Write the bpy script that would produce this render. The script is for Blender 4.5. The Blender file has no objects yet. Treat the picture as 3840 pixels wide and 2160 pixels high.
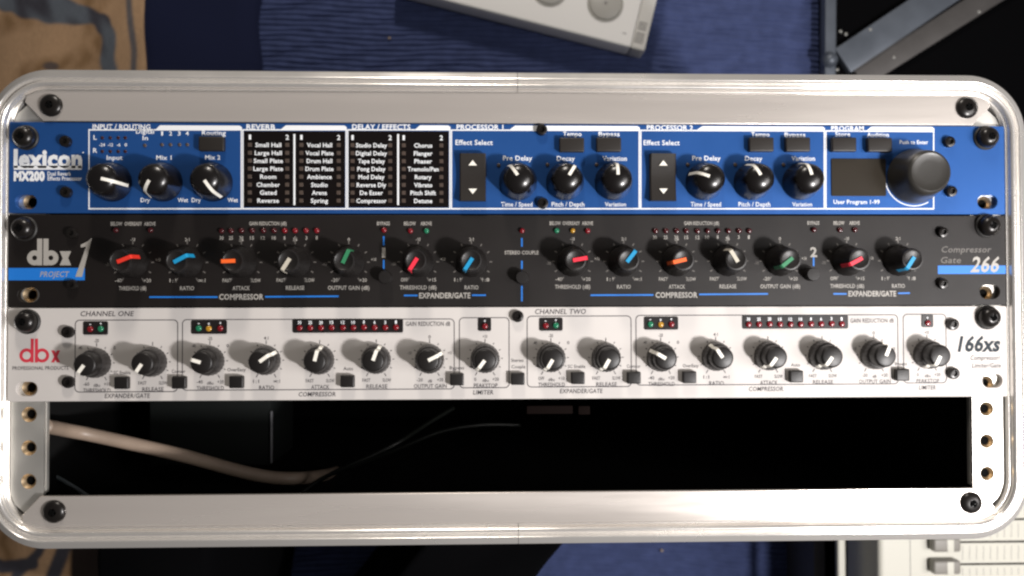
import bpy, bmesh, math, random
from mathutils import Vector, Matrix
random.seed(7)
# All lengths are millimetres measured on the rack: x to the right from the left
# edge of the face plates, y down from the top of the rack opening, z up towards
# the camera (z = 0 is the front of the face plates).  Blender metres are made in V().
MM = 0.001
def V(x, y, z=0.0): return Vector((x*MM, -y*MM, z*MM))
sc = bpy.context.scene
C = sc.collection
# ------------------------------------------------------------------ camera
cam = bpy.data.cameras.new('camera'); camo = bpy.data.objects.new('camera', cam); C.objects.link(camo)
camo.matrix_world = Matrix(((0.999534, 0.001406, -0.030494, 0.226814), (-0.001952, 0.999838, -0.017889, -0.087082), (0.030463, 0.01794, 0.999375, 0.411677), (0, 0, 0, 1)))
cam.sensor_width = 36; cam.lens = 30.0; cam.clip_start = 0.01; cam.clip_end = 20
cam.dof.use_dof = True; cam.dof.focus_distance = 0.385; cam.dof.aperture_fstop = 11.0
sc.camera = camo
# ------------------------------------------------------------------ world and lamps
w = bpy.data.worlds.new('World'); sc.world = w; w.use_nodes = True
wn = w.node_tree.nodes; bg = wn['Background']
bg.inputs[0].default_value = (1.0, 0.95, 0.92, 1); bg.inputs[1].default_value = 0.085
def area(name, loc, target, power, size, col):
    l = bpy.data.lights.new(name, 'AREA'); l.shape = 'DISK'; l.size = size; l.energy = power; l.color = col
    o = bpy.data.objects.new(name, l); C.objects.link(o); o.location = loc
    o.rotation_euler = (Vector(target)-Vector(loc)).to_track_quat('-Z', 'Y').to_euler(); return o
area('lamp_right', (0.665, -0.310, 0.52), (0.30, -0.10, 0), 5.6, 0.06, (1.0, 0.965, 0.955))
area('lamp_far_side', (0.17, 0.85, 0.44), (0.24, 0.0, -0.1), 4.7, 0.14, (1.0, 0.92, 0.83))
area('added_soft_light_right', (0.98, -0.20, 0.60), (0.38, -0.05, 0), 3.6, 0.42, (1.0, 0.96, 0.94))  # added soft light out of view, strengthens the right-hand gradient and reflections
sc.view_settings.view_transform = 'Standard'; sc.view_settings.look = 'None'
sc.view_settings.exposure = 0.2; sc.view_settings.gamma = 1.0
sc.cycles.filter_width = 2.3
sc.cycles.max_bounces = 6
# ------------------------------------------------------------------ materials
def mat(name, col, rough=0.5, metal=0.0, spec=0.5, bump=0.0, bscale=400, var=0.0, vscale=60, rvar=0.0, coat=0.0, stretch=None, bdist=.0003):
    m = bpy.data.materials.new(name); m.use_nodes = True; nt = m.node_tree; N = nt.nodes; L = nt.links
    b = N['Principled BSDF']; b.inputs['Base Color'].default_value = (*col, 1); b.inputs['Roughness'].default_value = rough
    b.inputs['Metallic'].default_value = metal; b.inputs['Specular IOR Level'].default_value = spec
    b.inputs['Coat Weight'].default_value = coat; b.inputs['Coat Roughness'].default_value = 0.25
    tc = N.new('ShaderNodeTexCoord'); mp = N.new('ShaderNodeMapping'); L.new(tc.outputs['Object'], mp.inputs[0])
    if stretch: mp.inputs['Scale'].default_value = stretch
    def noise(s, d=4):
        n = N.new('ShaderNodeTexNoise'); n.inputs['Scale'].default_value = s; n.inputs['Detail'].default_value = d
        L.new(mp.outputs[0], n.inputs['Vector']); return n
    if var:
        n = noise(vscale); r = N.new('ShaderNodeMapRange'); L.new(n.outputs[0], r.inputs[0])
        r.inputs[1].default_value = .3; r.inputs[2].default_value = .7; r.inputs[3].default_value = 1-var; r.inputs[4].default_value = 1+var
        mx = N.new('ShaderNodeVectorMath'); mx.operation = 'SCALE'; mx.inputs[0].default_value = col
        L.new(r.outputs[0], mx.inputs['Scale']); L.new(mx.outputs[0], b.inputs['Base Color'])
    if rvar:
        n = noise(vscale*.7, 6); r = N.new('ShaderNodeMapRange'); L.new(n.outputs[0], r.inputs[0])
        r.inputs[1].default_value = .35; r.inputs[2].default_value = .7; r.inputs[3].default_value = max(0.02, rough-rvar); r.inputs[4].default_value = rough+rvar
        L.new(r.outputs[0], b.inputs['Roughness'])
    if bump:
        n = noise(bscale, 3); bp = N.new('ShaderNodeBump'); bp.inputs['Strength'].default_value = bump; bp.inputs['Distance'].default_value = bdist
        L.new(n.outputs[0], bp.inputs['Height']); L.new(bp.outputs[0], b.inputs['Normal'])
    return m
M = {}
M['alu'] = mat('brushed_aluminium', (.74, .685, .635), .30, .62, rvar=.14, vscale=16, bump=.35, bscale=300, stretch=(.3, 3, 1), bdist=.00005, var=.05)
M['alu_side'] = mat('aluminium_extrusion', (.88, .85, .81), .24, .74, rvar=.07, vscale=25, bump=.05, bscale=120)
M['rail'] = mat('zinc_rail', (.80, .78, .73), .42, .85, rvar=.08, vscale=60, var=.05)
M['blue'] = mat('blue_enamel', (.018, .092, .32), .43, .5, .5, bump=.15, bscale=2500, var=.06, vscale=25, rvar=.05)
M['black_panel'] = mat('black_satin_paint', (.0070, .0050, .0044), .52, 0, .36, bump=.2, bscale=2500, var=.15, vscale=30, rvar=.05)
M['silver'] = mat('silver_satin_paint', (.56, .53, .505), .52, 0, .3, bump=.15, bscale=2500, var=.035, vscale=20)
M['white_ink'] = mat('white_ink', (.80, .82, .84), .5)
M['grey_ink'] = mat('pale_grey_ink', (.36, .34, .31), .5)
M['dim_ink'] = mat('dim_grey_ink', (.12, .11, .10), .5)
M['dark_ink'] = mat('dark_grey_ink', (.055, .05, .055), .6, 0, .1)
M['model_ink'] = mat('blue_grey_ink', (.022, .030, .038), .6, 0, .2)
M['red_ink'] = mat('red_ink', (.58, .035, .06), .5)
M['blue_ink'] = mat('bright_blue_ink', (.01, .17, .60), .5)
M['black_ink'] = mat('black_ink', (.004, .0025, .0025), .6, 0, .1)
M['knob'] = mat('black_knob_plastic', (.006, .005, .005), .27, 0, .5, bump=.1, bscale=1500)
M['knob_matte'] = mat('matte_knob_plastic', (.010, .0085, .008), .42, 0, .4, bump=.15, bscale=1500)
M['knob_skirt'] = mat('charcoal_skirt_plastic', (.028, .025, .024), .38, 0, .5, bump=.15, bscale=1500)
M['encoder'] = mat('encoder_rubber', (.028, .026, .023), .36, 0, .5, bump=.1, bscale=1200)
M['button'] = mat('button_plastic', (.018, .015, .013), .45, 0, .4, bump=.15, bscale=1200)
M['pointer'] = mat('white_pointer', (.85, .82, .74), .45)
M['p_red'] = mat('red_pointer', (.80, .030, .060), .45)
M['p_redo'] = mat('scarlet_pointer', (.72, .035, .02), .45)
M['p_orange'] = mat('orange_pointer', (.88, .13, .02), .45)
M['p_blue'] = mat('blue_pointer', (.01, .27, .52), .45)
M['p_green'] = mat('green_pointer', (.03, .20, .09), .45)
M['p_cream'] = mat('cream_pointer', (.52, .48, .40), .45)
M['screw'] = mat('black_oxide_screw', (.012, .010, .009), .30, .3, .5)
M['washer'] = mat('black_nylon_washer', (.010, .009, .008), .55)
M['hole'] = mat('black_void', (.002, .002, .002), .9, 0, .1)
M['brass'] = mat('brassy_insert', (.50, .38, .24), .38, .8)
M['window'] = mat('smoked_window', (.012, .010, .010), .3)
M['display'] = mat('brown_display_window', (.022, .017, .011), .3, 0, .5)
M['led_red'] = mat('red_led', (.17, .006, .011), .25, 0, .6)
M['led_dkred'] = mat('dark_red_led', (.05, .006, .008), .2, 0, .6)
M['led_faint'] = mat('faint_brown_led', (.035, .010, .012), .3, 0, .4)
M['led_green'] = mat('green_led', (.015, .16, .08), .2, 0, .6)
M['led_yellow'] = mat('yellow_led', (.42, .22, .02), .2, 0, .6)
M['led_clear'] = mat('unlit_brown_led', (.075, .055, .045), .3, 0, .5)
M['steel'] = mat('black_steel', (.010, .010, .010), .5, .3)
M['laminate'] = mat('black_laminate', (.012, .012, .013), .6, bump=.4, bscale=900)
M['interior'] = mat('dark_interior', (.003, .003, .003), .9, 0, .2)
M['cable_beige'] = mat('beige_cable_jacket', (.31, .235, .18), .45, var=.30, vscale=22)
M['cable_black'] = mat('black_cable_jacket', (.004, .005, .004), .45, 0, .3)
M['cable_grey'] = mat('grey_cable_jacket', (.22, .26, .28), .45)
M['strap'] = mat('brown_strap', (.007, .0045, .004), .9, 0, .03)
M['box'] = mat('dark_grey_box', (.0045, .006, .0055), .8, 0, .2)
M['box_edge'] = mat('lit_box_edge', (.16, .16, .17), .5)  # pale colour stands for light caught on the box edge
M['white_plastic'] = mat('white_plastic', (.86, .85, .83), .38, bump=.05)
M['grey_plastic'] = mat('grey_plastic', (.42, .41, .38), .45)
M['cap_plastic'] = mat('pale_grey_plastic', (.62, .61, .58), .45)
M['mark_grey'] = mat('grey_print', (.20, .19, .185), .6)
M['foot'] = mat('dark_foot', (.01, .01, .012), .8)
M['edge_grey'] = mat('dull_aluminium_edge', (.10, .115, .14), .45, .35, rvar=.08, vscale=40, var=.15)
M['edge_dark'] = mat('darker_aluminium_edge', (.085, .08, .078), .5, .35, var=.15, vscale=40)  # darker, browner grey than the other edge bars
M['rivet'] = mat('steel_rivet', (.42, .42, .40), .45, .6)
M['mixer'] = mat('cream_mixer_metal', (.60, .585, .51), .5, bump=.1)
M['mixer_cap'] = mat('grey_fader_cap', (.24, .225, .20), .45)
M['black_fabric'] = mat('black_fabric', (.0022, .0022, .0026), .95, 0, .03, bump=.6, bscale=500)
M['carpet_shade'] = mat('navy_carpet_shade', (.014, .018, .048), .95, 0, .1, bump=.6, bscale=500)  # shade on the carpet, put into a darker navy colour
M['carpet'] = mat('blue_ribbed_carpet', (.056, .074, .168), .95, 0, .1, bump=.5, bscale=700, var=.15, vscale=90)

# ------------------------------------------------------------------ helpers
def obj(name, me, m=None, parent=None, loc=None, rz=0):
    o = bpy.data.objects.new(name, me); C.objects.link(o)
    if m is not None and me is not None and len(me.materials) == 0: me.materials.append(m)
    if parent is not None: o.parent = parent
    if loc is not None: o.location = loc
    if rz: o.rotation_euler = (0, 0, rz)
    return o
def thing(name, label, cat, loc=(0, 0, 0), group=None):
    o = bpy.data.objects.new(name, None); C.objects.link(o); o.location = loc; o.empty_display_size = .02
    o['label'] = label; o['category'] = cat
    if group: o['group'] = group
    return o
def tag(o, label, cat, group=None):
    o['label'] = label; o['category'] = cat
    if group: o['group'] = group
    return o
def mesh(name, verts, faces, smooth=False):
    me = bpy.data.meshes.new(name); me.from_pydata([tuple(v) for v in verts], [], faces); me.validate(); me.update()
    if smooth: me.polygons.foreach_set('use_smooth', [True]*len(me.polygons))
    return me
def finish(bm, name, smooth=False, angle=None):
    bmesh.ops.recalc_face_normals(bm, faces=bm.faces[:])
    me = bpy.data.meshes.new(name); bm.to_mesh(me); bm.free()
    if smooth: me.polygons.foreach_set('use_smooth', [True]*len(me.polygons))
    if angle: me.set_sharp_from_angle(angle=math.radians(angle))
    return me
def lathe(name, prof, n=40, angle=35, flute=0, depth=0):
    """prof: list of (radius, z) in mm, from the base outwards to the top centre"""
    vs, fs = [], []
    for r, z in prof:
        for i in range(n):
            a = 2*math.pi*i/n; rr = r*(1-depth*(i % 2)) if flute and r > .5 else r
            vs.append((rr*math.cos(a)*MM, rr*math.sin(a)*MM, z*MM))
    for k in range(len(prof)-1):
        for i in range(n):
            j = (i+1) % n
            fs.append((k*n+i, k*n+j, (k+1)*n+j, (k+1)*n+i))
    bm = bmesh.new(); me = mesh('t', vs, fs); bm.from_mesh(me); bpy.data.meshes.remove(me)
    bmesh.ops.remove_doubles(bm, verts=bm.verts[:], dist=1e-6)
    return finish(bm, name, True, angle)
def strip_on(name, prof, width, lift=.12):
    """a pointer line that follows a knob profile [(r, z)...] outward along +Y, with real thickness"""
    vs, fs = [], []
    n = len(prof)
    for k, (r, z) in enumerate(prof):
        a = prof[max(0, k-1)]; b = prof[min(n-1, k+1)]
        t = Vector((b[0]-a[0], b[1]-a[1])).normalized(); nr, nz = -t.y, t.x
        if nr < 0 and nz < 0: nr, nz = -nr, -nz
        if nz < 0 and abs(nz) > abs(nr): nr, nz = -nr, -nz
        for s in (-1, 1):
            for l in (lift, -.3):
                vs.append((s*width/2*MM, (r+nr*l)*MM, (z+nz*l)*MM))
    for k in range(n-1):
        q = 4*k; p = q+4
        fs += [(q, q+2, p+2, p), (q+1, p+1, p+3, q+3), (q, p, p+1, q+1), (q+2, q+3, p+3, p+2)]
    fs += [(0, 1, 3, 2), (4*n-4, 4*n-2, 4*n-1, 4*n-3)]
    bm = bmesh.new(); me = mesh('t', vs, fs); bm.from_mesh(me); bpy.data.meshes.remove(me)
    return finish(bm, name, False)
def box(name, x0, x1, y0, y1, z0, z1, bevel=0, segs=2):
    bm = bmesh.new(); bmesh.ops.create_cube(bm, size=1)
    for v in bm.verts:
        v.co = Vector(((x0 if v.co.x < 0 else x1)*MM, -(y1 if v.co.y < 0 else y0)*MM, (z0 if v.co.z < 0 else z1)*MM))
    if bevel: bmesh.ops.bevel(bm, geom=bm.edges[:], offset=bevel*MM, segments=segs, affect='EDGES', profile=.6)
    return finish(bm, name, bool(bevel), 40 if bevel else None)
def plate(name, loops, z0, z1, bevel=0.0):
    """flat plate with holes: loops are closed point lists in mm, the first is the outline"""
    cu = bpy.data.curves.new(name, 'CURVE'); cu.dimensions = '2D'; cu.fill_mode = 'BOTH'
    for lp in loops:
        s = cu.splines.new('POLY'); s.points.add(len(lp)-1)
        for p, (x, y) in zip(s.points, lp): p.co = (x*MM, -y*MM, 0, 1)
        s.use_cyclic_u = True
    cu.extrude = abs(z1-z0)/2*MM - bevel*MM; cu.bevel_depth = bevel*MM; cu.bevel_resolution = 1; cu.offset = -bevel*MM
    o = bpy.data.objects.new(name, cu); me = bpy.data.meshes.new_from_object(o)
    me.transform(Matrix.Translation((0, 0, (z0+z1)/2*MM))); me.name = name
    bpy.data.objects.remove(o); bpy.data.curves.remove(cu)
    return me
def circle(cx, cy, r, n=24): return [(cx+r*math.cos(2*math.pi*i/n), cy+r*math.sin(2*math.pi*i/n)) for i in range(n)]
def rrect(x0, y0, x1, y1, r, n=6):
    pts = []
    for cx, cy, a0 in ((x1-r, y1-r, 0), (x0+r, y1-r, 90), (x0+r, y0+r, 180), (x1-r, y0+r, 270)):
        for i in range(n+1):
            a = math.radians(a0+90*i/n); pts.append((cx+r*math.cos(a), cy+r*math.sin(a)))
    return pts
INK = 0.06
def flat(name, polys, m, parent, z=INK, t=.05):
    """thin layer of ink: closed polygons in mm laid on the plate"""
    vs, fs = [], []
    for p in polys:
        b = len(vs); vs += [V(x, y, z) for x, y in p]; fs.append(tuple(range(b, b+len(p))))
    me = mesh(name, vs, fs)
    bm = bmesh.new(); bm.from_mesh(me)
    for f in bm.faces:
        f.normal_update()
        if f.normal.z < 0: f.normal_flip()
    bm.to_mesh(me); bm.free()
    return obj(name, me, m, parent)
def line(x0, y0, x1, y1, w):
    d = Vector((x1-x0, y1-y0)); d.normalize(); n = Vector((-d.y, d.x))*w/2
    return [(x0+n.x, y0+n.y), (x1+n.x, y1+n.y), (x1-n.x, y1-n.y), (x0-n.x, y0-n.y)]
glyphs = {}
def glyph_mesh(s, bold):
    k = (s, bold)
    if k not in glyphs:
        cu = bpy.data.curves.new('t', 'FONT'); cu.body = s; cu.size = 1; cu.resolution_u = 2; cu.offset = bold; cu.fill_mode = 'FRONT'
        cu.space_character = 1.04
        o = bpy.data.objects.new('t', cu); me = bpy.data.meshes.new_from_object(o); bpy.data.objects.remove(o); bpy.data.curves.remove(cu)
        xs = [v.co.x for v in me.vertices]; glyphs[k] = (me, min(xs), max(xs))
    return glyphs[k]
def text(s, c, w, h, m, parent, shear=0, bold=.012, name='lettering', z=INK, rot=0):
    """lettering centred at c (x, y mm), w mm wide, capitals h mm high"""
    src, x0, x1 = glyph_mesh(s, bold); me = src.copy(); me.name = name
    sx = w/(x1-x0); sy = h/.70
    for v in me.vertices:
        x = (v.co.x-(x0+x1)/2)*sx; y = v.co.y*sy - h/2
        v.co = Vector(((x+shear*y)*MM, y*MM, 0))
    o = obj(name, me, m, parent, V(c[0], c[1], z)); 
    if rot: o.rotation_euler = (0, 0, rot)
    return o
def copy_tree(o, parent, loc, rz):
    c = o.copy(); C.objects.link(c); c.parent = parent; c.location = loc; c.rotation_euler = (0, 0, rz)
    for ch in o.children:
        k = ch.copy(); C.objects.link(k); k.parent = c
    return c

def tube(name, pts, r, m, parent=None, n=12, taper=None):
    P = [V(*p) for p in pts]; path = []
    for i in range(len(P)-1):
        p0 = P[max(0, i-1)]; p1 = P[i]; p2 = P[i+1]; p3 = P[min(len(P)-1, i+2)]
        for k in range(8):
            t = k/8; path.append(.5*((2*p1)+(p2-p0)*t+(2*p0-5*p1+4*p2-p3)*t*t+(3*p1-p0-3*p2+p3)*t**3))
    path.append(P[-1]); vs, fs = [], []
    for i, p in enumerate(path):
        t = (path[min(i+1, len(path)-1)]-path[max(i-1, 0)]).normalized()
        u = t.cross(Vector((0, 0, 1))); u.normalize(); v = u.cross(t)
        for k in range(n):
            a = 2*math.pi*k/n; vs.append(p+(u*math.cos(a)+v*math.sin(a))*r*MM)
    for i in range(len(path)-1):
        for k in range(n):
            j = (k+1) % n; fs.append((i*n+k, i*n+j, (i+1)*n+j, (i+1)*n+k))
    fs.append(tuple(range(n))[::-1]); fs.append(tuple(range((len(path)-1)*n, len(path)*n)))
    return obj(name, mesh(name, vs, fs, True), m, parent)

# ================================================================== the rack case
X0, X1, Y0, Y1, RC = -10.0, 492.6, -24.9, 202.7, 29.0     # outside of the aluminium edging
OX0, OX1, OY0, OY1 = 16.2, 466.3, 0.0, 177.8              # the rack opening
case = thing('rack_case', 'aluminium edged flight case rack holding three units above one empty bay', 'rack case', V(0, 0, -400))
def P_(o): # keep world positions while parenting to a thing placed at its base
    o.matrix_parent_inverse = o.parent.matrix_world.inverted() if False else Matrix.Translation(-o.parent.location); return o
def ring_path(d, n=14):
    """rounded rectangle inset by d; returns list of (x, y), same count for every d"""
    r = max(RC-d, .5); x0, x1, y0, y1 = X0+d, X1-d, Y0+d, Y1-d; pts = []
    for cx, cy, a0 in ((x1-r, y1-r, 0), (x0+r, y1-r, 90), (x0+r, y0+r, 180), (x1-r, y0+r, 270)):
        for i in range(n+1):
            a = math.radians(a0+90*i/n); pts.append((cx+r*math.cos(a), cy+r*math.sin(a)))
    return pts
def smooth_prof(pr, k=4):
    out = []
    for i in range(len(pr)-1):
        p0, p1, p2, p3 = pr[max(0, i-1)], pr[i], pr[i+1], pr[min(len(pr)-1, i+2)]
        for j in range(k):
            t = j/k
            out.append(tuple(.5*(2*p1[q]+(p2[q]-p0[q])*t+(2*p0[q]-5*p1[q]+4*p2[q]-p3[q])*t*t+(3*p1[q]-p0[q]-3*p2[q]+p3[q])*t**3) for q in (0, 1)))
    return out+[pr[-1]]
prof = [(0, -30), (0, -10)] + smooth_prof([(0, -2.0), (.2, .2), (.6, .75), (2.1, 1.75), (3.6, 2.7), (4.2, 2.75), (4.8, 1.7), (5.1, .8), (5.6, 1.2), (6.4, 2.3), (7.3, 2.5), (8.2, 1.8), (8.8, .3), (9.3, -.3), (9.8, -.2)]) + [(10.0, -1.0), (10.0, -6)]
SEAM = (242.21, 201.41)[0]
def half_ring(name, side):
    cols = []
    base = ring_path(0)
    # order starts at bottom right corner; split at top and bottom middle
    idx = list(range(len(base)))
    q = len(base)//4
    if side == 'right': order = list(range(3*q, 4*q))+list(range(0, q))
    else: order = list(range(q, 3*q))
    vs, fs = [], []
    gap = .12
    for d, z in prof:
        ring = ring_path(d); pts = [ring[i] for i in order]
        if side == 'right': pts = [(SEAM+gap, pts[0][1])]+pts+[(SEAM+gap, pts[-1][1])]
        else: pts = [(SEAM-gap, pts[0][1])]+pts+[(SEAM-gap, pts[-1][1])]
        cols.append(len(pts)); vs += [V(x, y, z) for x, y in pts]
    n = cols[0]
    for k in range(len(prof)-1):
        for i in range(n-1): fs.append((k*n+i, k*n+i+1, (k+1)*n+i+1, (k+1)*n+i))
    bm = bmesh.new(); me = mesh('t', vs, fs); bm.from_mesh(me); bpy.data.meshes.remove(me)
    me = finish(bm, name, True, 50)
    return obj(name, me, M['alu_side'], case)
P_(half_ring('edge_extrusion', 'right')); P_(half_ring('edge_extrusion', 'left'))
# shell walls (rounded box with thickness) and back board
def shell():
    bm = bmesh.new(); rings = []
    for d, z in ((.8, -12), (.8, -400), (9.0, -400), (9.0, -12)):
        rings.append([bm.verts.new(V(x, y, z)) for x, y in ring_path(d)])
    n = len(rings[0])
    for k in range(4):
        a, b = rings[k], rings[(k+1) % 4]
        for i in range(n): bm.faces.new((a[i], a[(i+1) % n], b[(i+1) % n], b[i]))
    return finish(bm, 'shell', True, 40)
P_(obj('liner', plate('liner', [ring_path(9.1), ring_path(9.7)], -391, -11.6), M['interior'], case))
P_(obj('shell', shell(), M['laminate'], case))
P_(obj('back_board', plate('back_board', [ring_path(9.2)], -399, -392), M['interior'], case))
# dark ledge under the flat strips
P_(obj('mounting_ledge', plate('mounting_ledge', [ring_path(9.6), [(OX0-4, OY0-3), (OX1+4, OY0-3), (OX1+4, OY1+3), (OX0-4, OY1+3)]], -11.5, -9), M['steel'], case))
# flat strips above and below the opening, mitred at 45 degrees against the rails
def arc_corner(cx, cy, r, a0, a1, n=10): return [(cx+r*math.cos(math.radians(a0+(a1-a0)*i/n)), cy+r*math.sin(math.radians(a0+(a1-a0)*i/n))) for i in range(n+1)]
rin = 17.6; dI = 10.1
def strip_poly(top):
    # built for the bottom, mirrored for the top
    cyb = Y1-dI-rin; L = X0+dI+rin; Rr = X1-dI-rin
    pts = [(OX0+.25, OY1)]
    m = [(7.6, OY1+OX0-7.6+.45)]
    pts += m
    pts += [p for p in arc_corner(L, cyb, rin, 135, 90) if p[0] > 8.4]
    pts += [p for p in arc_corner(Rr, cyb, rin, 90, 45) if p[0] < 482.6-8.4]
    pts += [(482.6-7.6, OY1+OX0-7.6+.45), (OX1-.25, OY1)]
    if top: pts = [(x, OY1-y) for x, y in pts][::-1]
    return pts
for top in (True, False):
    hs = [(20.15, -7.44), (463.22, -8.52)] if top else [(23.09, 184.95), (462.95, 184.78)]
    P_(obj('face_strip', plate('face_strip', [strip_poly(top)], -1.6, .6, .35), M['alu'], case))
    for h in hs:
        bolt = obj('corner_bolt', None, None, case) if False else None
# rails with their rows of tapped holes
rail_holes = []
for u in range(4):
    for off in (6.35, 22.2, 38.1): rail_holes.append(u*44.45+off)
def rail_poly(left):
    pts = [(OX0-.2, OY0-.1), (OX0-.2, OY1+.1), (7.2, OY1+OX0-7.2-.3), (2.6, OY1+4.5), (.4, OY1-.5), (.2, 60), (.2, OY0+.5), (2.6, OY0-4.5), (7.2, -(OX0-7.2)+.3)]
    if not left: pts = [(482.6-x, y) for x, y in pts][::-1]
    return pts
insert_prof = [(3.6, 0), (3.4, -.3), (2.3, -1.5), (2.15, -2.0), (2.1, -7.0), (0, -7.0)]
insert_me = lathe('threaded_insert', insert_prof, 24, 40); insert_me.materials.append(M['brass'])
bore_me = lathe('bore', [(2.12, -2.3), (0, -2.3)], 20, 40); bore_me.materials.append(M['hole'])
for left in (True, False):
    hx = 9.0 if left else 482.6-9.0
    loops = [rail_poly(left)]+[circle(hx, y, 3.6) for y in rail_holes]
    P_(obj('rack_rail', plate('rack_rail', loops, -5.2, -3.2, 0), M['rail'], case))
    rail = case.children[-1]
    for y in rail_holes:
        ins = obj('threaded_insert', insert_me, None, rail, V(hx, y, -3.2))
        b = obj('bore', bore_me, None, rail, V(hx, y, -3.2))
    # inner flange of the rail, turned down into the bay
    fx = OX0 if left else OX1-1.6
    P_(obj('rail_flange', box('rail_flange', fx-1.4 if left else fx+1.6, fx if left else fx+3.0, OY0+.5, OY1-.5, -8.0, -5.3, .3), M['rail'], case))
# corner bolts
bolt_me = lathe('corner_bolt', [(5.4, 0), (5.4, .5), (5.1, 1.2), (4.3, 1.9), (3.1, 2.4), (1.9, 2.6), (1.75, 1.6), (0, 1.5)], 32, 40); bolt_me.materials.append(M['screw'])
def cross(name, r, w, m, z, d=1.0):
    bm = bmesh.new()
    for a, b in ((r, w), (w, r)):
        g = bmesh.ops.create_cube(bm, size=1)
        for v in g['verts']: v.co = Vector((v.co.x*2*a*MM, v.co.y*2*b*MM, (z-.5*d+v.co.z*d)*MM))
    me = finish(bm, name); me.materials.append(m); return me
cross_me = cross('cross_recess', 1.9, .42, M['hole'], 2.68, .5)
for c in ((20.15, -7.44), (463.22, -8.52), (23.09, 184.95), (462.95, 184.78)):
    b = P_(obj('corner_bolt', bolt_me, None, case, V(c[0], c[1], .6)))
    obj('cross_recess', cross_me, None, b, rz=random.random()); b.children[-1].rotation_euler = (0, 0, random.random()*1.5)

# ================================================================== parts shared by the three units
def faceplate(unit, y0, y1, m, slots, name='face_plate'):
    loops = [rrect(.3, y0, 482.3, y1, .8, 3)]
    for sx, sy in slots: loops.append(rrect(sx-5.0, sy-3.4, sx+5.0, sy+3.4, 3.3, 6))
    return obj(name, plate(name, loops, -3.1, 0, .18), m, unit)
def chassis(unit, y0, y1):
    me = box('chassis', 22, 460, y0+1.2, y1-1.2, -215, -3.6, 1)
    return obj('chassis', me, M['steel'], unit)
rs_me = lathe('rack_screw', [(5.6, 1.3), (5.7, 2.2), (5.6, 3.4), (5.2, 4.8), (4.4, 5.9), (3.3, 6.7), (2.1, 7.1), (1.9, 7.1), (1.75, 5.8), (0, 5.6)], 32, 38); rs_me.materials.append(M['screw'])
rw_me = lathe('screw_washer', [(6.6, 0), (6.6, .9), (6.0, 1.4), (3, 1.4)], 32, 38); rw_me.materials.append(M['washer'])
rc_me = cross('cross_recess', 2.2, .5, M['hole'], 7.2, .4)
def rack_screw(unit, c):
    s = obj('rack_screw', rs_me, None, unit, V(*c)); s.scale = (.9, .9, .85); obj('screw_washer', rw_me, None, s); k = obj('cross_recess', rc_me, None, s, rz=.5); k.rotation_euler = (0, 0, random.random()*1.5)
cs_me = lathe('panel_screw', [(2.9, 0), (2.9, 1.6), (2.6, 2.3), (1.6, 2.6), (1.4, 2.6), (1.3, 1.5), (0, 1.5)], 24, 38); cs_me.materials.append(M['screw'])
def panel_screw(unit, c, s=1.0):
    o = obj('panel_screw', cs_me, None, unit, V(*c)); o.scale = (s, s, 1); return o
def led_mesh(r, h, m):
    me = lathe('indicator_lamp', [(r, 0), (r, h*.45), (r*.86, h*.78), (r*.5, h*.96), (0, h)], 16, 60); me.materials.append(m); return me
def ticks(name, n, a0, a1, r0, r1, w, m, long_every=0, z=INK):
    polys = []
    for i in range(n):
        a = math.radians(a0+(a1-a0)*i/(n-1)); rr = r1+(.8 if long_every and i % long_every == 0 else 0)
        s, c = math.sin(a), math.cos(a); polys.append(line(r0*s, -r0*c, rr*s, -rr*c, w))
    vs, fs = [], []
    for p in polys:
        b = len(vs); vs += [V(x, y, z) for x, y in p]; fs.append((b+3, b+2, b+1, b))
    me = mesh(name, vs, fs); me.materials.append(m); return me

# ================================================================== unit 1, blue effects processor
U1 = thing('effects_processor', 'bright blue rack effects processor with white legends, top unit of the rack', 'rack unit', V(0, 44, 0))
S1 = [(8.39, 38.44), (473.49, 37.66)]
faceplate(U1, .3, 43.8, M['blue'], S1); chassis(U1, .3, 43.8)
for c in ((8.40, 7.92), (472.67, 6.20)): rack_screw(U1, c)
for c in ((27.16, 9.75), (27.58, 33.95), (454.08, 8.38), (454.74, 32.70), (253.88, 3.31), (254.31, 38.80)): panel_screw(U1, c, .95)
W = M['white_ink']
def seg(pts, w): return [line(*pts[i], *pts[i+1], w) for i in range(len(pts)-1)]
lw = .62
# white outlines: one printed frame for each section
for (tl, tr, br, bl, bar, bart) in (
    ((37.64, 3.97), (109.63, 3.66), (109.77, 41.60), (37.90, 41.70), (69.19, 3.83), (71.07, 1.65)),
    ((110.39, 3.66), (159.62, 3.45), (159.68, 41.52), (110.53, 41.59), (128.54, 3.58), (130.82, 1.39)),
    ((160.39, 3.45), (209.48, 3.24), (209.46, 41.45), (160.45, 41.52), (192.91, 3.31), (195.09, 1.10)),
    ((210.25, 3.36), (301.44, 3.11), (301.27, 41.32), (210.23, 41.45), (238.49, 3.24), (241.08, 1.03)),
    ((302.23, 3.10), (392.55, 2.98), (392.22, 41.19), (302.05, 41.32), (329.80, 2.99), (332.43, 0.89)),
    ((393.34, 2.98), (446.95, 3.02), (446.53, 41.11), (393.01, 41.19), (413.59, 3.02), (416.00, 0.78))):
    h = lw/2
    polys = [line(tl[0]-h, tl[1], tr[0]+h, tr[1], lw), line(bl[0]-h, bl[1], br[0]+h, br[1], lw*1.1),
             line(tl[0], tl[1]+h, bl[0], bl[1]-h, lw*.9), line(tr[0], tr[1]+h, br[0], br[1]-h, lw*.9),
             [(bar[0], bar[1]-h), (bart[0], bart[1]), (tr[0]-.8, bart[1]), (tr[0]+h, bart[1]+.8), (tr[0]+h, tr[1]-h)]]
    flat('printed_frame', polys, W, U1)
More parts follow.
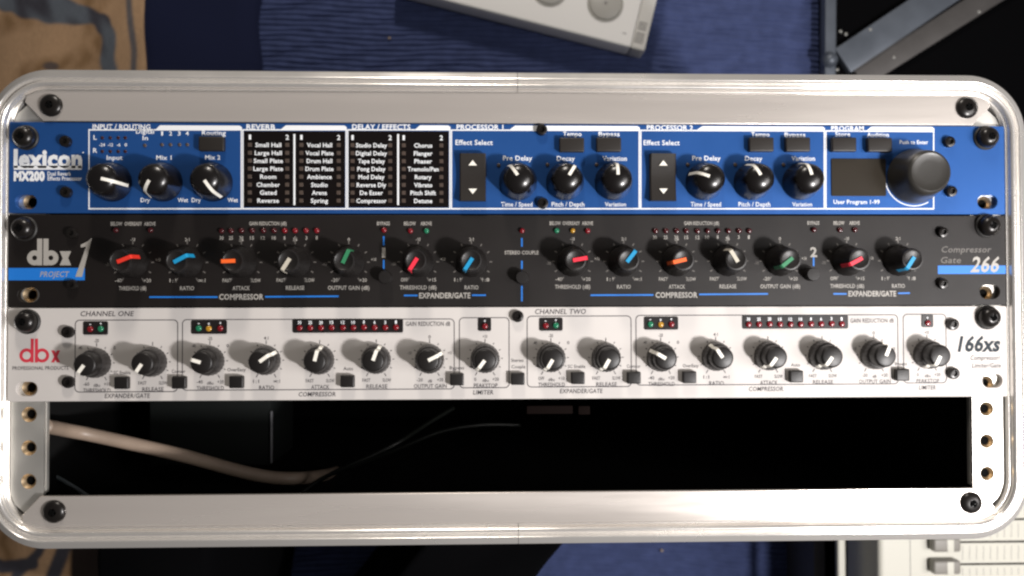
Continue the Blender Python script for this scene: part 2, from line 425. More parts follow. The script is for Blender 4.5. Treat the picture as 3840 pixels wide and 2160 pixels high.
for tl, br in (((110.77, 4.17), (159.17, 40.88)), ((160.77, 3.96), (208.95, 40.81))):
    flat('black_list_panel', [[(tl[0], tl[1]), (br[0], tl[1]), (br[0], br[1]), (tl[0], br[1])]], M['black_ink'], U1, .03)
for a, b in (((134.90, 5.61), (134.99, 39.76)), ((184.57, 5.41), (184.59, 39.69))):
    flat('divider_line', [line(*a, *b, .9)], W, U1)
H1 = 2.35
for s, c, wpx in (('INPUT / ROUTING', (52.95, 2.24), 212), ('REVERB', (118.88, 1.95), 106), ('DELAY / EFFECTS', (176.50, 1.70), 218), ('PROCESSOR 1', (224.04, 1.62), 176), ('PROCESSOR 2', (316.47, 1.48), 176), ('PROGRAM', (404.07, 1.49), 126)):
    text(s, (c[0], c[1]+.2), wpx/7.78, H1, W, U1, bold=.025)
cols = ((1006, ('Small Hall', 'Large Hall', 'Small Plate', 'Large Plate', 'Room', 'Chamber', 'Gated', 'Reverse'), (96, 100, 108, 110, 60, 86, 62, 80)),
        (1198, ('Vocal Hall', 'Vocal Plate', 'Drum Hall', 'Drum Plate', 'Ambience', 'Studio', 'Arena', 'Spring'), (94, 104, 95, 104, 92, 62, 56, 64)),
        (1393, ('Studio Delay', 'Digital Delay', 'Tape Delay', 'Pong Delay', 'Mod Delay', 'Reverse Dly', 'De Esser', 'Compressor'), (116, 116, 100, 105, 97, 110, 86, 112)),
        (1587, ('Chorus', 'Flanger', 'Phaser', 'Tremolo/Pan', 'Rotary', 'Vibrato', 'Pitch Shift', 'Detune'), (68, 70, 66, 116, 62, 68, 95, 68)))
QROW = [(147.14, 10.84)[1], (147.14, 14.70)[1], (147.15, 18.49)[1], (147.16, 22.28)[1], (147.17, 26.14)[1], (147.18, 29.99)[1], (147.18, 33.78)[1], (147.19, 37.63)[1]]
COLX = [(122.51, 24.53)[0], (146.91, 24.47)[0], (171.79, 24.40)[0], (196.63, 24.33)[0]]
for ci, (cx, names, ws) in enumerate(cols):
    for r, (s, wp) in enumerate(zip(names, ws)):
        text(s, (COLX[ci], QROW[r]), wp/7.78, 2.05, W, U1, bold=.022)
led_sq = box('indicator_window', -.95, .95, -.95, .95, 0, .35, .1, 1); led_sq.materials.append(M['led_clear'])
LEDX = [(113.76, 24.56)[0], (131.52, 24.51)[0], (138.26, 24.49)[0], (156.08, 24.44)[0], (162.72, 24.42)[0], (180.74, 24.38)[0], (187.27, 24.36)[0], (205.36, 24.31)[0]]
for i, lx in enumerate(LEDX):
    text('12'[i % 2], (lx, (147.13, 7.11)[1]), 1.1 if i % 2 == 0 else 1.6, 2.3, W, U1, bold=.02)
    for ry in QROW: obj('indicator_window', led_sq, None, U1, V(lx, ry, .02))
led_s1 = led_mesh(.8, .4, M['led_faint']); led_s2 = led_mesh(.85, .5, M['led_clear'])
for c in ((43.94, 7.77), (47.70, 7.76), (51.47, 7.74), (54.74, 7.73), (43.98, 14.28), (47.75, 14.27), (51.51, 14.26), (54.78, 14.25)): obj('indicator_lamp', led_s1, None, U1, V(*c))
for c in ((72.13, 10.99), (76.16, 10.97), (80.45, 10.96), (84.11, 10.94), (64.07, 11.40)): obj('indicator_lamp', led_s2, None, U1, V(*c))
led_d = led_mesh(.95, .5, M['led_clear'])
for c in ((233.04, 20.35), (256.69, 20.02), (280.55, 19.95), (325.12, 19.82), (348.44, 19.75), (372.23, 19.68)): obj('indicator_lamp', led_d, None, U1, V(*c))
for s, c, wpx, h in (('L', (40.55, 7.53), 12, 2.2), ('R', (40.59, 13.79), 15, 2.2), ('-24', (43.84, 11.09), 21, 1.5), ('-12', (47.73, 11.08), 19, 1.5), ('-6', (51.62, 11.06), 13, 1.5), ('0', (55.01, 11.05), 9, 1.5),
    ('Digital', (64.03, 4.62), 66, 2.1), ('In', (64.17, 7.69), 20, 2.1), ('1', (72.10, 5.49), 7, 2.0), ('2', (76.13, 5.47), 11, 2.0), ('3', (80.17, 5.45), 11, 2.0), ('4', (83.95, 5.44), 12, 2.0),
    ('Routing', (96.59, 5.13), 88, 2.3), ('Input', (49.77, 17.20), 58, 2.1), ('Mix 1', (73.04, 17.12), 56, 2.1), ('Mix 2', (96.13, 16.92), 56, 2.1),
    ('Dry', (64.34, 37.45), 34, 2.0), ('Wet', (82.09, 37.42), 38, 2.0), ('Dry', (88.39, 37.41), 34, 2.0), ('Wet', (105.70, 37.38), 38, 2.0),
    ('Effect Select', (221.19, 9.27), 140, 2.4), ('Effect Select', (312.38, 9.05), 138, 2.4),
    ('Tempo', (268.79, 4.93), 70, 2.2), ('Bypass', (286.72, 4.86), 80, 2.2), ('Tempo', (360.89, 4.82), 70, 2.2), ('Bypass', (378.01, 4.88), 80, 2.2),
    ('Store', (401.66, 4.52), 58, 2.2), ('Audition', (419.15, 4.71), 84, 2.2), ('Push to Enter', (437.04, 8.32), 110, 1.9), ('User Program 1-99', (408.24, 37.77), 178, 2.0),
    ('Pre Delay', (242.21, 16.83), 110, 2.3), ('Decay', (265.63, 16.88), 68, 2.3), ('Variation', (289.40, 16.81), 92, 2.3),
    ('Time / Speed', (241.78, 39.21), 118, 2.2), ('Pitch / Depth', (266.60, 39.17), 124, 2.2), ('Variation', (289.70, 39.13), 80, 2.0),
    ('Pre Delay', (334.30, 16.53), 108, 2.3), ('Decay', (357.52, 16.59), 66, 2.3), ('Variation', (382.01, 16.51), 90, 2.3),
    ('Time / Speed', (333.90, 39.06), 116, 2.2), ('Pitch / Depth', (357.76, 39.03), 122, 2.2), ('Variation', (381.30, 38.99), 76, 2.0)):
    text(s, c, wpx/7.78, h, W, U1, bold=.015)
# maker's mark
text('lexicon', (18.46, 17.68), 252/7.85, 8.2, W, U1, bold=.045, name='logo_lettering')
flat('logo_underline', [line(*(2.53, 22.19), *(34.26, 22.09), 1.9)], W, U1)
text('MX200', (9.79, 26.11), 114/7.85, 4.2, W, U1, bold=.065)
text('Dual Reverb', (23.77, 24.93), 86/7.85, 1.9, W, U1, bold=.02); text('Effects Processor', (26.41, 27.21), 126/7.85, 1.9, W, U1, bold=.02)
flat('registered_mark', [circle(*(34.96, 14.83), .35, 10)], W, U1)
# knobs: tapered, domed, with a white line down the side
kp1 = [(9.35, .3), (9.35, 1.4), (8.9, 3.2), (8.1, 7.5), (7.5, 10.6), (7.1, 11.9), (6.4, 13.0), (5.3, 13.9), (3.9, 14.6), (2.4, 15.0), (1.0, 15.2), (0, 15.2)]
knob1 = lathe('knob', kp1, 44, 45); knob1.materials.append(M['knob'])
ptr1 = strip_on('pointer', [(1.3, 15.15), (2.4, 15.0), (3.9, 14.6), (5.3, 13.9), (6.4, 13.0), (7.1, 11.9), (7.5, 10.6), (8.1, 7.5), (8.9, 3.2)], 1.5); ptr1.materials.append(M['pointer'])
def knob(unit, km, pm, c, ang, scale=1.0, extra=None, z=0):
    k = obj('knob', km, None, unit, V(c[0], c[1], z)); k.rotation_euler = (0, 0, -math.radians(ang)); k.scale = (scale, scale, 1)
    p = obj('pointer', pm, None, k)
    if extra: obj(extra.name, extra, None, k)
    return k
for c, a, s in (((48.84, 29.07), 103, 1.0), ((72.72, 29.01), -147, 1.0), ((96.44, 28.95), 147, 1.0), ((242.32, 28.35), -33, .98), ((265.08, 28.29), 32, .98), ((288.70, 28.24), 0, .98),
                ((333.05, 28.13), -68, .98), ((356.65, 28.08), -27, .98), ((380.60, 28.02), -12, .98)):
    knob(U1, knob1, ptr1, c, a, s)
# push buttons
def btn_mesh(w, h, z=3.2, name='push_button', m='button'):
    me = box(name, -w/2, w/2, -h/2, h/2, .05, z, .7, 3); me.materials.append(M[m]); return me
rb = btn_mesh(12.0, 6.9, 3.4)
for c in ((96.36, 10.90), (268.25, 10.78), (286.17, 10.58), (360.46, 10.31), (378.37, 10.24), (401.08, 10.16), (418.70, 10.22)):
    obj('push_button', rb, None, U1, V(*c))
# rocker buttons with up and down arrows
def rocker():
    xs = 6.3; ys = 11.4; bm = bmesh.new(); N_ = 12; vs = []
    for j in range(N_+1):
        t = -1+2*j/N_; z = 2.6+1.3*abs(t)**1.6
        row = [bm.verts.new((x*MM, t*ys*MM, zz*MM)) for x, zz in ((-xs, 0.05), (-xs, z-.5), (-xs+.6, z), (xs-.6, z), (xs, z-.5), (xs, 0.05))]
        vs.append(row)
    for j in range(N_):
        for i in range(5): bm.faces.new((vs[j][i], vs[j][i+1], vs[j+1][i+1], vs[j+1][i]))
    bm.faces.new(vs[0]); bm.faces.new(vs[-1][::-1])
    me = finish(bm, 'rocker_button', True, 35); me.materials.append(M['button']); return me
rk = rocker()
def tri(up):
    s = 1 if up else -1
    me = mesh('arrow', [(-2.0*MM, s*4.9*MM, 3.25*MM), (2.0*MM, s*4.9*MM, 3.25*MM), (0, s*(7.4 if up else 7.6)*MM, 3.62*MM)], [(0, 1, 2) if up else (0, 2, 1)])
    me.materials.append(M['pointer']); return me
def tri_mesh(up):
    pts = [(-2.0, 0), (2.0, 0), (0, 2.5 if up else -2.5)]
    z = 4.05
    me = mesh('arrow', [(x*MM, y*MM, z*MM) for x, y in pts]+[(x*MM, y*MM, (z-1.5)*MM) for x, y in pts], [(0, 1, 2), (0, 3, 4, 1), (1, 4, 5, 2), (2, 5, 3, 0)])
    me.materials.append(M['pointer']); return me
tu, td = tri_mesh(True), tri_mesh(False)
for c in ((220.53, 26.59), (312.42, 26.36)):
    r_ = obj('rocker_button', rk, None, U1, V(*c))
    a_ = obj('arrow', tu, None, r_); a_.location = (0, 5.6*MM, -.3*MM); b_ = obj('arrow', td, None, r_); b_.location = (0, -5.6*MM, -.3*MM)
d0, d1 = (395.74, 16.59), (422.83, 34.99)
obj('display_window', plate('display_window', [rrect(d0[0], d0[1], d1[0], d1[1], .8, 3)], .02, .5, .1), M['display'], U1)
flat('encoder_ring', [arc_corner(*(436.73, 25.39), 14.6, 60, 190, 24)+arc_corner(*(436.73, 25.39), 14.1, 190, 60, 24)], M['white_ink'], U1)
enc = lathe('encoder_knob', [(13.4, .2), (13.4, 2.0), (12.9, 3.2), (12.0, 7), (11.2, 11), (10.6, 14.2), (10.0, 15.4), (9.0, 15.9), (7.8, 15.5), (5, 15.25), (0, 15.2)], 60, 45); enc.materials.append(M['encoder'])
obj('encoder_knob', enc, None, U1, V(*(436.73, 25.39)))

# ================================================================== unit 2, black compressor
U2 = thing('compressor', 'black rack compressor with coloured knob pointers and blue bands, middle unit of the rack', 'rack unit', V(0, 88, 0))
S2 = [(9.87, 82.68), (474.15, 81.88)]
faceplate(U2, 44.5, 88.5, M['black_panel'], S2); chassis(U2, 44.5, 88.5)
for c in ((8.12, 51.26), (472.94, 49.62)): rack_screw(U2, c)
for c in ((30.60, 53.40), (30.90, 77.90), (450.26, 52.78), (449.98, 77.92)): panel_screw(U2, c, .9)
G = M['grey_ink']; D = M['dim_ink']; B = M['blue_ink']
def ring(c, r0, r1, n=28):
    q = []
    for i in range(n):
        a, b = 2*math.pi*i/n, 2*math.pi*(i+1)/n
        q.append([(c[0]+r0*math.cos(a), c[1]+r0*math.sin(a)), (c[0]+r1*math.cos(a), c[1]+r1*math.sin(a)), (c[0]+r1*math.cos(b), c[1]+r1*math.sin(b)), (c[0]+r0*math.cos(b), c[1]+r0*math.sin(b))])
    return q
def three_letter_mark(unit, m, dc, bc, r0, r1, ytop, ybot, xl, xr, ysx, sw):
    """the d, b and x of the maker's mark: two rings with stems and a bold x"""
    lt = flat('logo_letter', ring(dc, r0, r1), m, unit, INK); flat('letter_stem', [[(dc[0]+r1-sw, ytop), (dc[0]+r1, ytop), (dc[0]+r1, ybot), (dc[0]+r1-sw, ybot)]], m, unit, INK+.03)
    lt2 = flat('logo_letter', ring(bc, r0, r1), m, unit, INK); flat('letter_stem', [[(bc[0]-r1, ytop), (bc[0]-r1+sw, ytop), (bc[0]-r1+sw, ybot), (bc[0]-r1, ybot)]], m, unit, INK+.03)
    q = sw*1.0
    flat('logo_letter', [[(xl, ysx), (xl+q*1.1, ysx), (xr, ybot), (xr-q*1.1, ybot)]], m, unit, INK); 
    flat('logo_letter', [[(xr-q, ysx), (xr, ysx), (xl+q, ybot), (xl, ybot)]], m, unit, INK+.02)
dA, dB = (12.59, 65.08), (20.20, 65.08)
three_letter_mark(U2, M['white_ink'] if False else G, dA, dB, 1.15, 3.55, (8.78, 55.95)[1], dA[1]+3.55, (24.32, 65.08)[0], (29.68, 65.09)[0], (26.91, 61.91)[1], 2.4)
b0, b1 = (0.81, 69.89), (36.13, 75.75)
flat('blue_band', [[(.4, b0[1]), (b1[0], b0[1]), (b1[0], b1[1]), (.4, b1[1])]], B, U2, .03)
p = [(39.12, 55.69), (37.50, 57.21), (34.14, 58.86), (34.15, 60.13), (36.65, 59.75), (31.75, 74.10), (34.87, 74.10), (39.37, 55.69)]
flat('number_one', [p], M['grey_ink'], U2, INK+.03)
text('PROJECT', (22.00, 72.82), 104/7.85, 2.6, M['grey_ink'], U2, bold=.01, shear=.2)
kp2 = [(7.6, .3), (7.6, 1.0), (7.3, 3.0), (6.0, 5.0), (5.7, 9), (5.4, 13.6), (5.0, 14.4), (4.4, 14.5), (4.0, 14.2), (0, 14.1)]
knob2 = lathe('knob', kp2, 36, 40, flute=1, depth=.03); knob2.materials.append(M['knob_matte'])
P2 = {}
for k, mn in (('redo', 'p_redo'), ('red', 'p_red'), ('blue', 'p_blue'), ('orange', 'p_orange'), ('cream', 'p_cream'), ('green', 'p_green')):
    pm = strip_on('pointer', [(-1.3, 14.5), (5.0, 14.6), (5.5, 13.8), (5.75, 9), (6.0, 6)], 1.8, .18); pm.materials.append(M[mn]); P2[k] = pm
dial2 = ticks('dial_marks', 11, -150, 150, 8.7, 10.0, .55, M['dim_ink'], 5)
row2 = [((58.61, 67.26), 68, 'redo', 'THRESHOLD (dB)', 100, '-40', '+20'), ((84.25, 67.27), 62, 'blue', 'RATIO', 52, '1:1', '∞:1'), ((109.86, 67.28), -92, 'orange', 'ATTACK', 64, 'FAST', 'SLOW'),
        ((135.44, 67.17), -148, 'cream', 'RELEASE', 68, 'FAST', 'SLOW'), ((160.99, 67.18), 25, 'green', 'OUTPUT GAIN (dB)', 154, '-20', '+20'), ((194.19, 67.07), -148, 'red', 'THRESHOLD (dB)', 136, 'OFF', '+15'), ((219.84, 67.08), -147, 'blue', 'RATIO', 52, '1:1', '1:8'),
        ((268.72, 66.84), 80, 'red', 'THRESHOLD (dB)', 133, '-40', '+20'), ((293.61, 66.86), 38, 'blue', 'RATIO', 52, '1:1', '∞:1'), ((319.51, 66.87), -103, 'orange', 'ATTACK', 62, 'FAST', 'SLOW'),
        ((344.46, 66.75), -32, 'cream', 'RELEASE', 64, 'FAST', 'SLOW'), ((370.16, 66.76), -129, 'green', 'OUTPUT GAIN (dB)', 152, '-20', '+20'), ((403.21, 66.64), -118, 'red', 'THRESHOLD (dB)', 130, 'OFF', '+15'), ((428.61, 66.66), -147, 'blue', 'RATIO', 50, '1:1', '1:8')]
for c, a, pk, lab, wpx, lo, hi in row2:
    knob(U2, knob2, P2[pk], c, a); obj('dial_marks', dial2, None, U2, V(*c))
    text(lab, (c[0], c[1]+12.3), wpx/7.78, 1.9, G, U2, bold=.015)
    text(lo, (c[0]-6.7, c[1]+8.6), len(lo)*1.05, 1.7, G, U2); text(hi, (c[0]+6.9, c[1]+8.6), len(hi)*1.15, 1.7, G, U2)
    text('0' if 'GAIN' in lab else ('-10' if 'THR' in lab else ('2:1' if 'RAT' in lab else '5')), (c[0], c[1]-10.9), 1.1 if 'GAIN' in lab else 2.2, 1.6, G, U2)
    if lab[0] in 'TO': text('-30' if lab[0] == 'T' else '-10', (c[0]-11.6, c[1]+.9), 2.2, 1.5, D, U2); text('+10', (c[0]+11.9, c[1]-1.3), 2.4, 1.5, G, U2)
lr, lg, ly, ld = led_mesh(1.3, 1.5, M['led_red']), led_mesh(1.3, 1.5, M['led_green']), led_mesh(1.2, 1.4, M['led_yellow']), led_mesh(1.3, 1.4, M['led_dkred'])
for c in ((177.82, 51.78), (190.48, 52.16), (244.20, 52.00), (276.02, 52.10)): obj('indicator_lamp', lr, None, U2, V(*c))
for c in ((198.16, 52.15), (261.00, 51.98)): obj('indicator_lamp', lg, None, U2, V(*c))
obj('indicator_lamp', ly, None, U2, V(*(268.76, 51.98)))
for c in ((50.62, 51.87), (66.94, 51.85), (386.73, 51.51), (399.65, 51.50), (407.05, 51.50)): obj('indicator_lamp', ld, None, U2, V(*c))
for c in ((100.45, 52.22), (105.00, 52.21), (109.93, 52.08), (114.99, 52.08), (120.31, 52.07), (125.38, 52.07), (130.45, 52.07), (135.40, 52.07), (140.61, 52.06), (145.70, 52.06),
          (309.03, 52.08), (314.11, 52.08), (319.33, 52.08), (324.03, 52.07), (329.51, 52.07), (334.48, 52.07), (339.58, 52.06), (344.69, 52.06), (349.93, 52.06), (354.91, 52.05)):
    obj('indicator_lamp', ld if c[0] < 130 or c[0] > 300 else lr, None, U2, V(*c))
nums = ('30', '25', '20', '15', '12', '10', '8', '6', '3', '1')
for i, s in enumerate(nums):
    for c in (((100.47, 55.54), (104.89, 55.53), (109.82, 55.53), (114.88, 55.53), (120.07, 55.53), (125.26, 55.53), (130.34, 55.52), (135.41, 55.52), (140.75, 55.52), (145.70, 55.52))[i], ((308.88, 55.20), (314.09, 55.19), (319.31, 55.19), (324.27, 55.19), (329.76, 55.19), (334.46, 55.19), (339.56, 55.05), (344.67, 55.05), (349.91, 55.05), (354.89, 55.05))[i]): text(s, c, .95*len(s), 1.7, G, U2, bold=.02)
for s, c, wpx in (('GAIN REDUCTION (dB)', (122.45, 48.62), 138), ('GAIN REDUCTION (dB)', (331.76, 48.30), 134), ('BYPASS', (177.56, 48.57), 48), ('BELOW', (190.22, 48.56), 44), ('ABOVE', (198.04, 48.55), 42),
    ('STEREO COUPLE', (244.05, 62.58), 128), ('BELOW', (260.36, 48.36), 42), ('ABOVE', (276.03, 48.35), 42), ('BYPASS', (386.76, 48.12), 46), ('BELOW', (399.42, 48.11), 42), ('ABOVE', (407.08, 48.10), 40),
    ('OVEREASY', (268.13, 48.36), 66), ('BELOW', (50.85, 48.81), 42), ('OVEREASY', (58.75, 48.80), 64), ('ABOVE', (66.54, 48.80), 42)):
    text(s, c, wpx/7.78, 1.75, G, U2, bold=.02)
for s, c, wpx in (('COMPRESSOR', (109.92, 83.74), 164), ('EXPANDER/GATE', (207.00, 83.26), 192), ('COMPRESSOR', (319.29, 83.19), 160), ('EXPANDER/GATE', (415.61, 82.70), 184)):
    text(s, c, wpx/7.78, 2.6, G, U2, bold=.03)
for a, b in (((66.49, 83.79), (98.69, 83.85)), ((121.17, 83.76), (156.18, 83.56)), ((187.42, 83.23), (193.94, 83.24)), ((220.08, 83.16), (226.76, 83.17)), ((277.46, 83.25), (307.96, 83.17)), ((330.38, 82.95), (364.13, 82.75)), ((396.34, 82.80), (402.93, 82.81)), ((428.44, 82.59), (434.27, 82.47))):
    flat('blue_rule', [line(*a, *b, .75)], B, U2, .05)
for a, b in (((177.69, 54.74), (177.69, 59.10)), ((177.70, 66.16), (177.70, 70.39)), ((244.19, 55.61), (244.19, 59.74)), ((244.17, 66.57), (244.16, 70.44)), ((386.75, 64.29), (386.71, 69.24)), ((244.14, 78.69), (244.13, 86.16))):
    flat('blue_rule', [line(*a, *b, .75)], B, U2, .05)
text('1', (177.70, 62.57), 1.6, 4.6, M['grey_ink'], U2, bold=.03); text('2', (386.77, 62.34), 3.4, 4.6, M['grey_ink'], U2, bold=.03)
rbtn = lathe('round_button', [(3.2, .1), (3.2, 4.6), (2.9, 5.3), (0, 5.4)], 28, 40); rbtn.materials.append(M['knob_matte'])
for c in ((178.86, 74.50), (244.15, 74.82), (384.70, 73.41)): obj('round_button', rbtn, None, U2, V(*c))
q0, q1 = (448.35, 69.02), (481.86, 73.11)
flat('blue_band', [[(q0[0], q0[1]), (482.2, q0[1]), (482.2, q1[1]), (q0[0], q1[1])]], B, U2, .03)
text('266', (472.18, 68.38), 106/7.65, 7.4, M['grey_ink'], U2, shear=.22, bold=.02, name='model_number', z=INK+.05)
text('Compressor', (462.67, 61.03), 190/7.65, 3.0, D, U2, shear=.2); text('Gate', (454.89, 66.27), 78/7.65, 3.0, D, U2, shear=.2)

# ================================================================== unit 3, silver compressor limiter
U3 = thing('compressor', 'silver grey rack compressor with red and grey lettering, bottom unit above the empty bay', 'rack unit', V(0, 133, 0))
S3 = [(9.36, 127.25), (474.95, 125.54)]
faceplate(U3, 88.95, 133.2, M['silver'], S3); chassis(U3, 88.95, 133.2)
for c in ((9.85, 95.33), (472.40, 94.44)): rack_screw(U3, c)
for c in ((28.81, 100.31), (29.23, 123.95), (454.80, 97.79), (454.80, 121.67), (242.05, 93.36)): panel_screw(U3, c, 1.0)
K = M['dark_ink']
dA, dB = (9.23, 111.36), (16.44, 111.39)
three_letter_mark(U3, M['red_ink'], dA, dB, 1.9, 3.35, (9.17, 103.41)[1], dA[1]+3.35, (20.67, 111.41)[0], (24.91, 111.42)[0], (21.65, 109.01)[1], 1.45)
text('PROFESSIONAL PRODUCTS', (15.74, 117.32), 205/7.85, 1.7, K, U3)
text('CHANNEL ONE', (46.74, 91.62), 196/7.85, 2.4, K, U3, shear=.15); text('CHANNEL TWO', (262.82, 91.09), 192/7.78, 2.4, K, U3, shear=.15)
text('166xs', (468.78, 107.37), 158/7.65, 7.2, M['model_ink'], U3, shear=.2, bold=.035, name='model_number')
text('Compressor/', (471.49, 114.17), 114/7.65, 2.3, K, U3, shear=.15); text('Limiter/Gate', (472.11, 117.96), 110/7.65, 2.3, K, U3, shear=.15)
for a, b in (((31.64, 94.50), (80.15, 129.00)), ((81.99, 94.37), (211.71, 128.40)), ((213.78, 93.80), (238.12, 127.89)), ((246.43, 93.11), (297.24, 127.67)), ((299.21, 92.85), (428.25, 127.01)), ((430.59, 92.64), (452.22, 126.61))):
    o = rrect(a[0], a[1], b[0], b[1], 2.2, 5); i = rrect(a[0]+.42, a[1]+.42, b[0]-.42, b[1]-.42, 1.8, 5)
    me = plate('printed_outline', [o, i], .01, .04); obj('printed_outline', me, K, U3)
kp3s = [(7.15, .2), (7.15, 1.2), (6.9, 3.5), (6.5, 5.6), (6.1, 6.2), (5.4, 6.4)]
kp3 = [(5.6, .3), (5.55, 6.3), (5.4, 9), (5.25, 11.6), (4.9, 12.4), (4.3, 12.7), (0, 12.6)]
knob3 = lathe('knob', kp3, 36, 40); knob3.materials.append(M['knob_matte'])
skirt3 = lathe('knob_skirt', kp3s, 48, 30, flute=1, depth=.035); skirt3.materials.append(M['knob_skirt'])
ptr3 = strip_on('pointer', [(.2, 12.65), (4.3, 12.75), (4.9, 12.45), (5.25, 11.6), (5.4, 9), (5.5, 6.6), (6.2, 6.2), (6.6, 5.4), (6.95, 3.5)], 1.65, .15); ptr3.materials.append(M['pointer'])
dial3 = ticks('dial_marks', 11, -150, 150, 7.7, 8.6, .4, K, 5)
row3 = [((41.89, 115.03), -145, '-60', '+10', 'dBu', 'THRESHOLD'), ((68.16, 114.63), -146, 'FAST', 'SLOW', '', 'RELEASE'), ((95.17, 114.23), -73, '-40', '+20', 'dBu', 'THRESHOLD'), ((121.77, 114.08), 54, '1:1', '∞:1', '', 'RATIO'),
        ((147.22, 113.93), 14, 'FAST', 'SLOW', '', 'ATTACK'), ((174.17, 113.78), 20, 'FAST', 'SLOW', '', 'RELEASE'), ((199.69, 113.75), 64, '-20', '+20', 'dB', 'OUTPUT GAIN'), ((226.33, 113.60), -143, '0', '+20', 'dBu', 'PEAKSTOP'),
        ((258.11, 113.34), -149, 'OFF', '+10', 'dBu', 'THRESHOLD'), ((284.73, 113.32), -150, 'FAST', 'SLOW', '', 'RELEASE'), ((311.45, 113.29), -60, '-40', '+20', 'dBu', 'THRESHOLD'), ((338.28, 113.01), -34, '1:1', '∞:1', '', 'RATIO'),
        ((363.91, 112.85), -143, 'FAST', 'SLOW', '', 'ATTACK'), ((390.55, 112.69), -143, 'FAST', 'SLOW', '', 'RELEASE'), ((416.12, 112.52), 22, '-20', '+20', 'dB', 'OUTPUT GAIN'), ((442.44, 112.36), -152, '0', '+20', 'dBu', 'PEAKSTOP')]
for c, a, lo, hi, mid, lab in row3:
    knob(U3, knob3, ptr3, c, a, extra=skirt3); obj('dial_marks', dial3, None, U3, V(*c))
    text(lo, (c[0]-4.7, c[1]+10.0), .95*len(lo), 1.6, K, U3); text(hi, (c[0]+5.1, c[1]+10.0), 1.0*len(hi), 1.6, K, U3)
    if mid: text(mid, (c[0]+.2, c[1]+10.6), 1.0*len(mid), 1.4, K, U3)
    text(lab, (c[0]+.3, c[1]+13.0), 1.43*len(lab), 1.9, K, U3)
    if lo[0] != 'F': text({'R': '4:1', 'T': '-20', 'O': '0', 'P': '+10'}[lab[0]], (c[0], c[1]-10.6), 1.1 if lab[0] == 'O' else 2.1, 1.6, K, U3)
    if lab[0] == 'T': text('-40', (c[0]-7.7, c[1]-7.2), 1.9, 1.5, K, U3); text('0', (c[0]+8.4, c[1]-7.2), 1.1, 1.5, K, U3)
    if lab[0] == 'O': text('-10', (c[0]-9.6, c[1]-2.9), 1.9, 1.5, K, U3); text('+10', (c[0]+9.6, c[1]-2.9), 1.9, 1.5, K, U3)
for s, c, wpx in (('EXPANDER/GATE', (56.49, 130.65), 164), ('COMPRESSOR', (146.12, 130.36), 138), ('LIMITER', (225.54, 129.87), 76), ('EXPANDER/GATE', (272.77, 129.47), 160), ('COMPRESSOR', (362.88, 128.90), 132), ('LIMITER', (442.52, 128.64), 66),
                  ('GAIN REDUCTION dB', (198.92, 96.84), 166), ('GAIN REDUCTION dB', (415.35, 95.86), 168)):
    text(s, c, wpx/7.78, 2.1, K, U3, shear=.1 if 'dB' not in s else 0)
for s, c, wpx in (('SC Enable', (53.92, 119.63), 62), ('Contour', (80.48, 119.12), 50), ('OverEasy', (107.78, 118.48), 68), ('Auto', (160.82, 118.19), 36), ('Bypass', (212.74, 118.03), 54),
                  ('Stereo', (241.88, 114.56), 46), ('Couple', (242.39, 117.64), 52), ('SC Enable', (270.49, 117.63), 66), ('Contour', (298.19, 117.62), 52), ('OverEasy', (326.00, 117.48), 60), ('Auto', (377.38, 117.31), 34), ('Bypass', (429.41, 117.00), 46)):
    text(s, c, wpx/7.78, 1.6, K, U3)
sb = btn_mesh(6.6, 5.8, 3.2, 'push_button', 'knob_matte')
for c in ((54.70, 124.32), (81.51, 124.32), (108.43, 124.19), (160.82, 124.06), (212.86, 123.41), (241.99, 123.29), (270.86, 123.04), (297.90, 123.03), (324.80, 122.90), (376.81, 122.75), (428.96, 122.20)):
    obj('push_button', sb, None, U3, V(*c))
lr3, lg3, ly3 = led_mesh(1.45, 1.0, M['led_red']), led_mesh(1.45, 1.0, M['led_green']), led_mesh(1.4, 1.0, M['led_yellow'])
def meter(a, b, lamps):
    me = plate('meter_window', [rrect(a[0], a[1], b[0], b[1], .8, 3)], .02, .35, .08)
    wdw = obj('meter_window', me, M['window'], U3)
    for c, l, s in lamps:
        o = obj('indicator_lamp', l, None, wdw, V(c[0], c[1], .35))
        if s: text(s, (c[0], c[1]-2.5), .85*len(s), 1.5, M['white_ink'], wdw, z=.4, bold=.03)
meter((35.64, 95.27), (47.30, 101.63), [((39.04, 98.95), lr3, '-'), ((43.91, 98.84), lg3, '+')])
meter((86.40, 94.89), (103.30, 101.42), [((89.94, 98.71), lg3, '-'), ((94.72, 98.85), ly3, 'o'), ((100.14, 98.74), lr3, '+')])
n3 = ('30', '25', '20', '15', '12', '10', '8', '6', '3', '1')
meter((134.37, 94.37), (187.04, 101.04), [(c, lr3, s) for c, s in zip(((137.68, 98.59), (142.75, 98.61), (147.83, 98.62), (152.90, 98.51), (158.24, 98.52), (163.20, 98.54), (168.29, 98.42), (173.39, 98.57), (178.49, 98.58), (183.59, 98.47)), n3)])
meter((223.02, 94.08), (229.31, 100.39), [((226.23, 98.07), lr3, '+')])
meter((252.49, 94.03), (263.83, 100.37), [((255.57, 97.90), lr3, '-'), ((260.48, 97.78), lg3, '+')])
meter((303.36, 93.64), (319.98, 100.01), [((306.33, 97.39), lg3, '-'), ((311.40, 97.53), ly3, 'o'), ((316.61, 97.42), lr3, '+')])
meter((351.35, 93.10), (403.44, 99.73), [(c, lr3, s) for c, s in zip(((354.33, 97.52), (359.44, 97.53), (364.68, 97.42), (369.79, 97.56), (374.91, 97.58), (379.90, 97.59), (385.03, 97.47), (390.03, 97.49), (395.16, 97.37), (400.17, 97.51)), n3)])
meter((439.86, 92.92), (445.63, 99.20), [((442.73, 97.11), lr3, '+')])
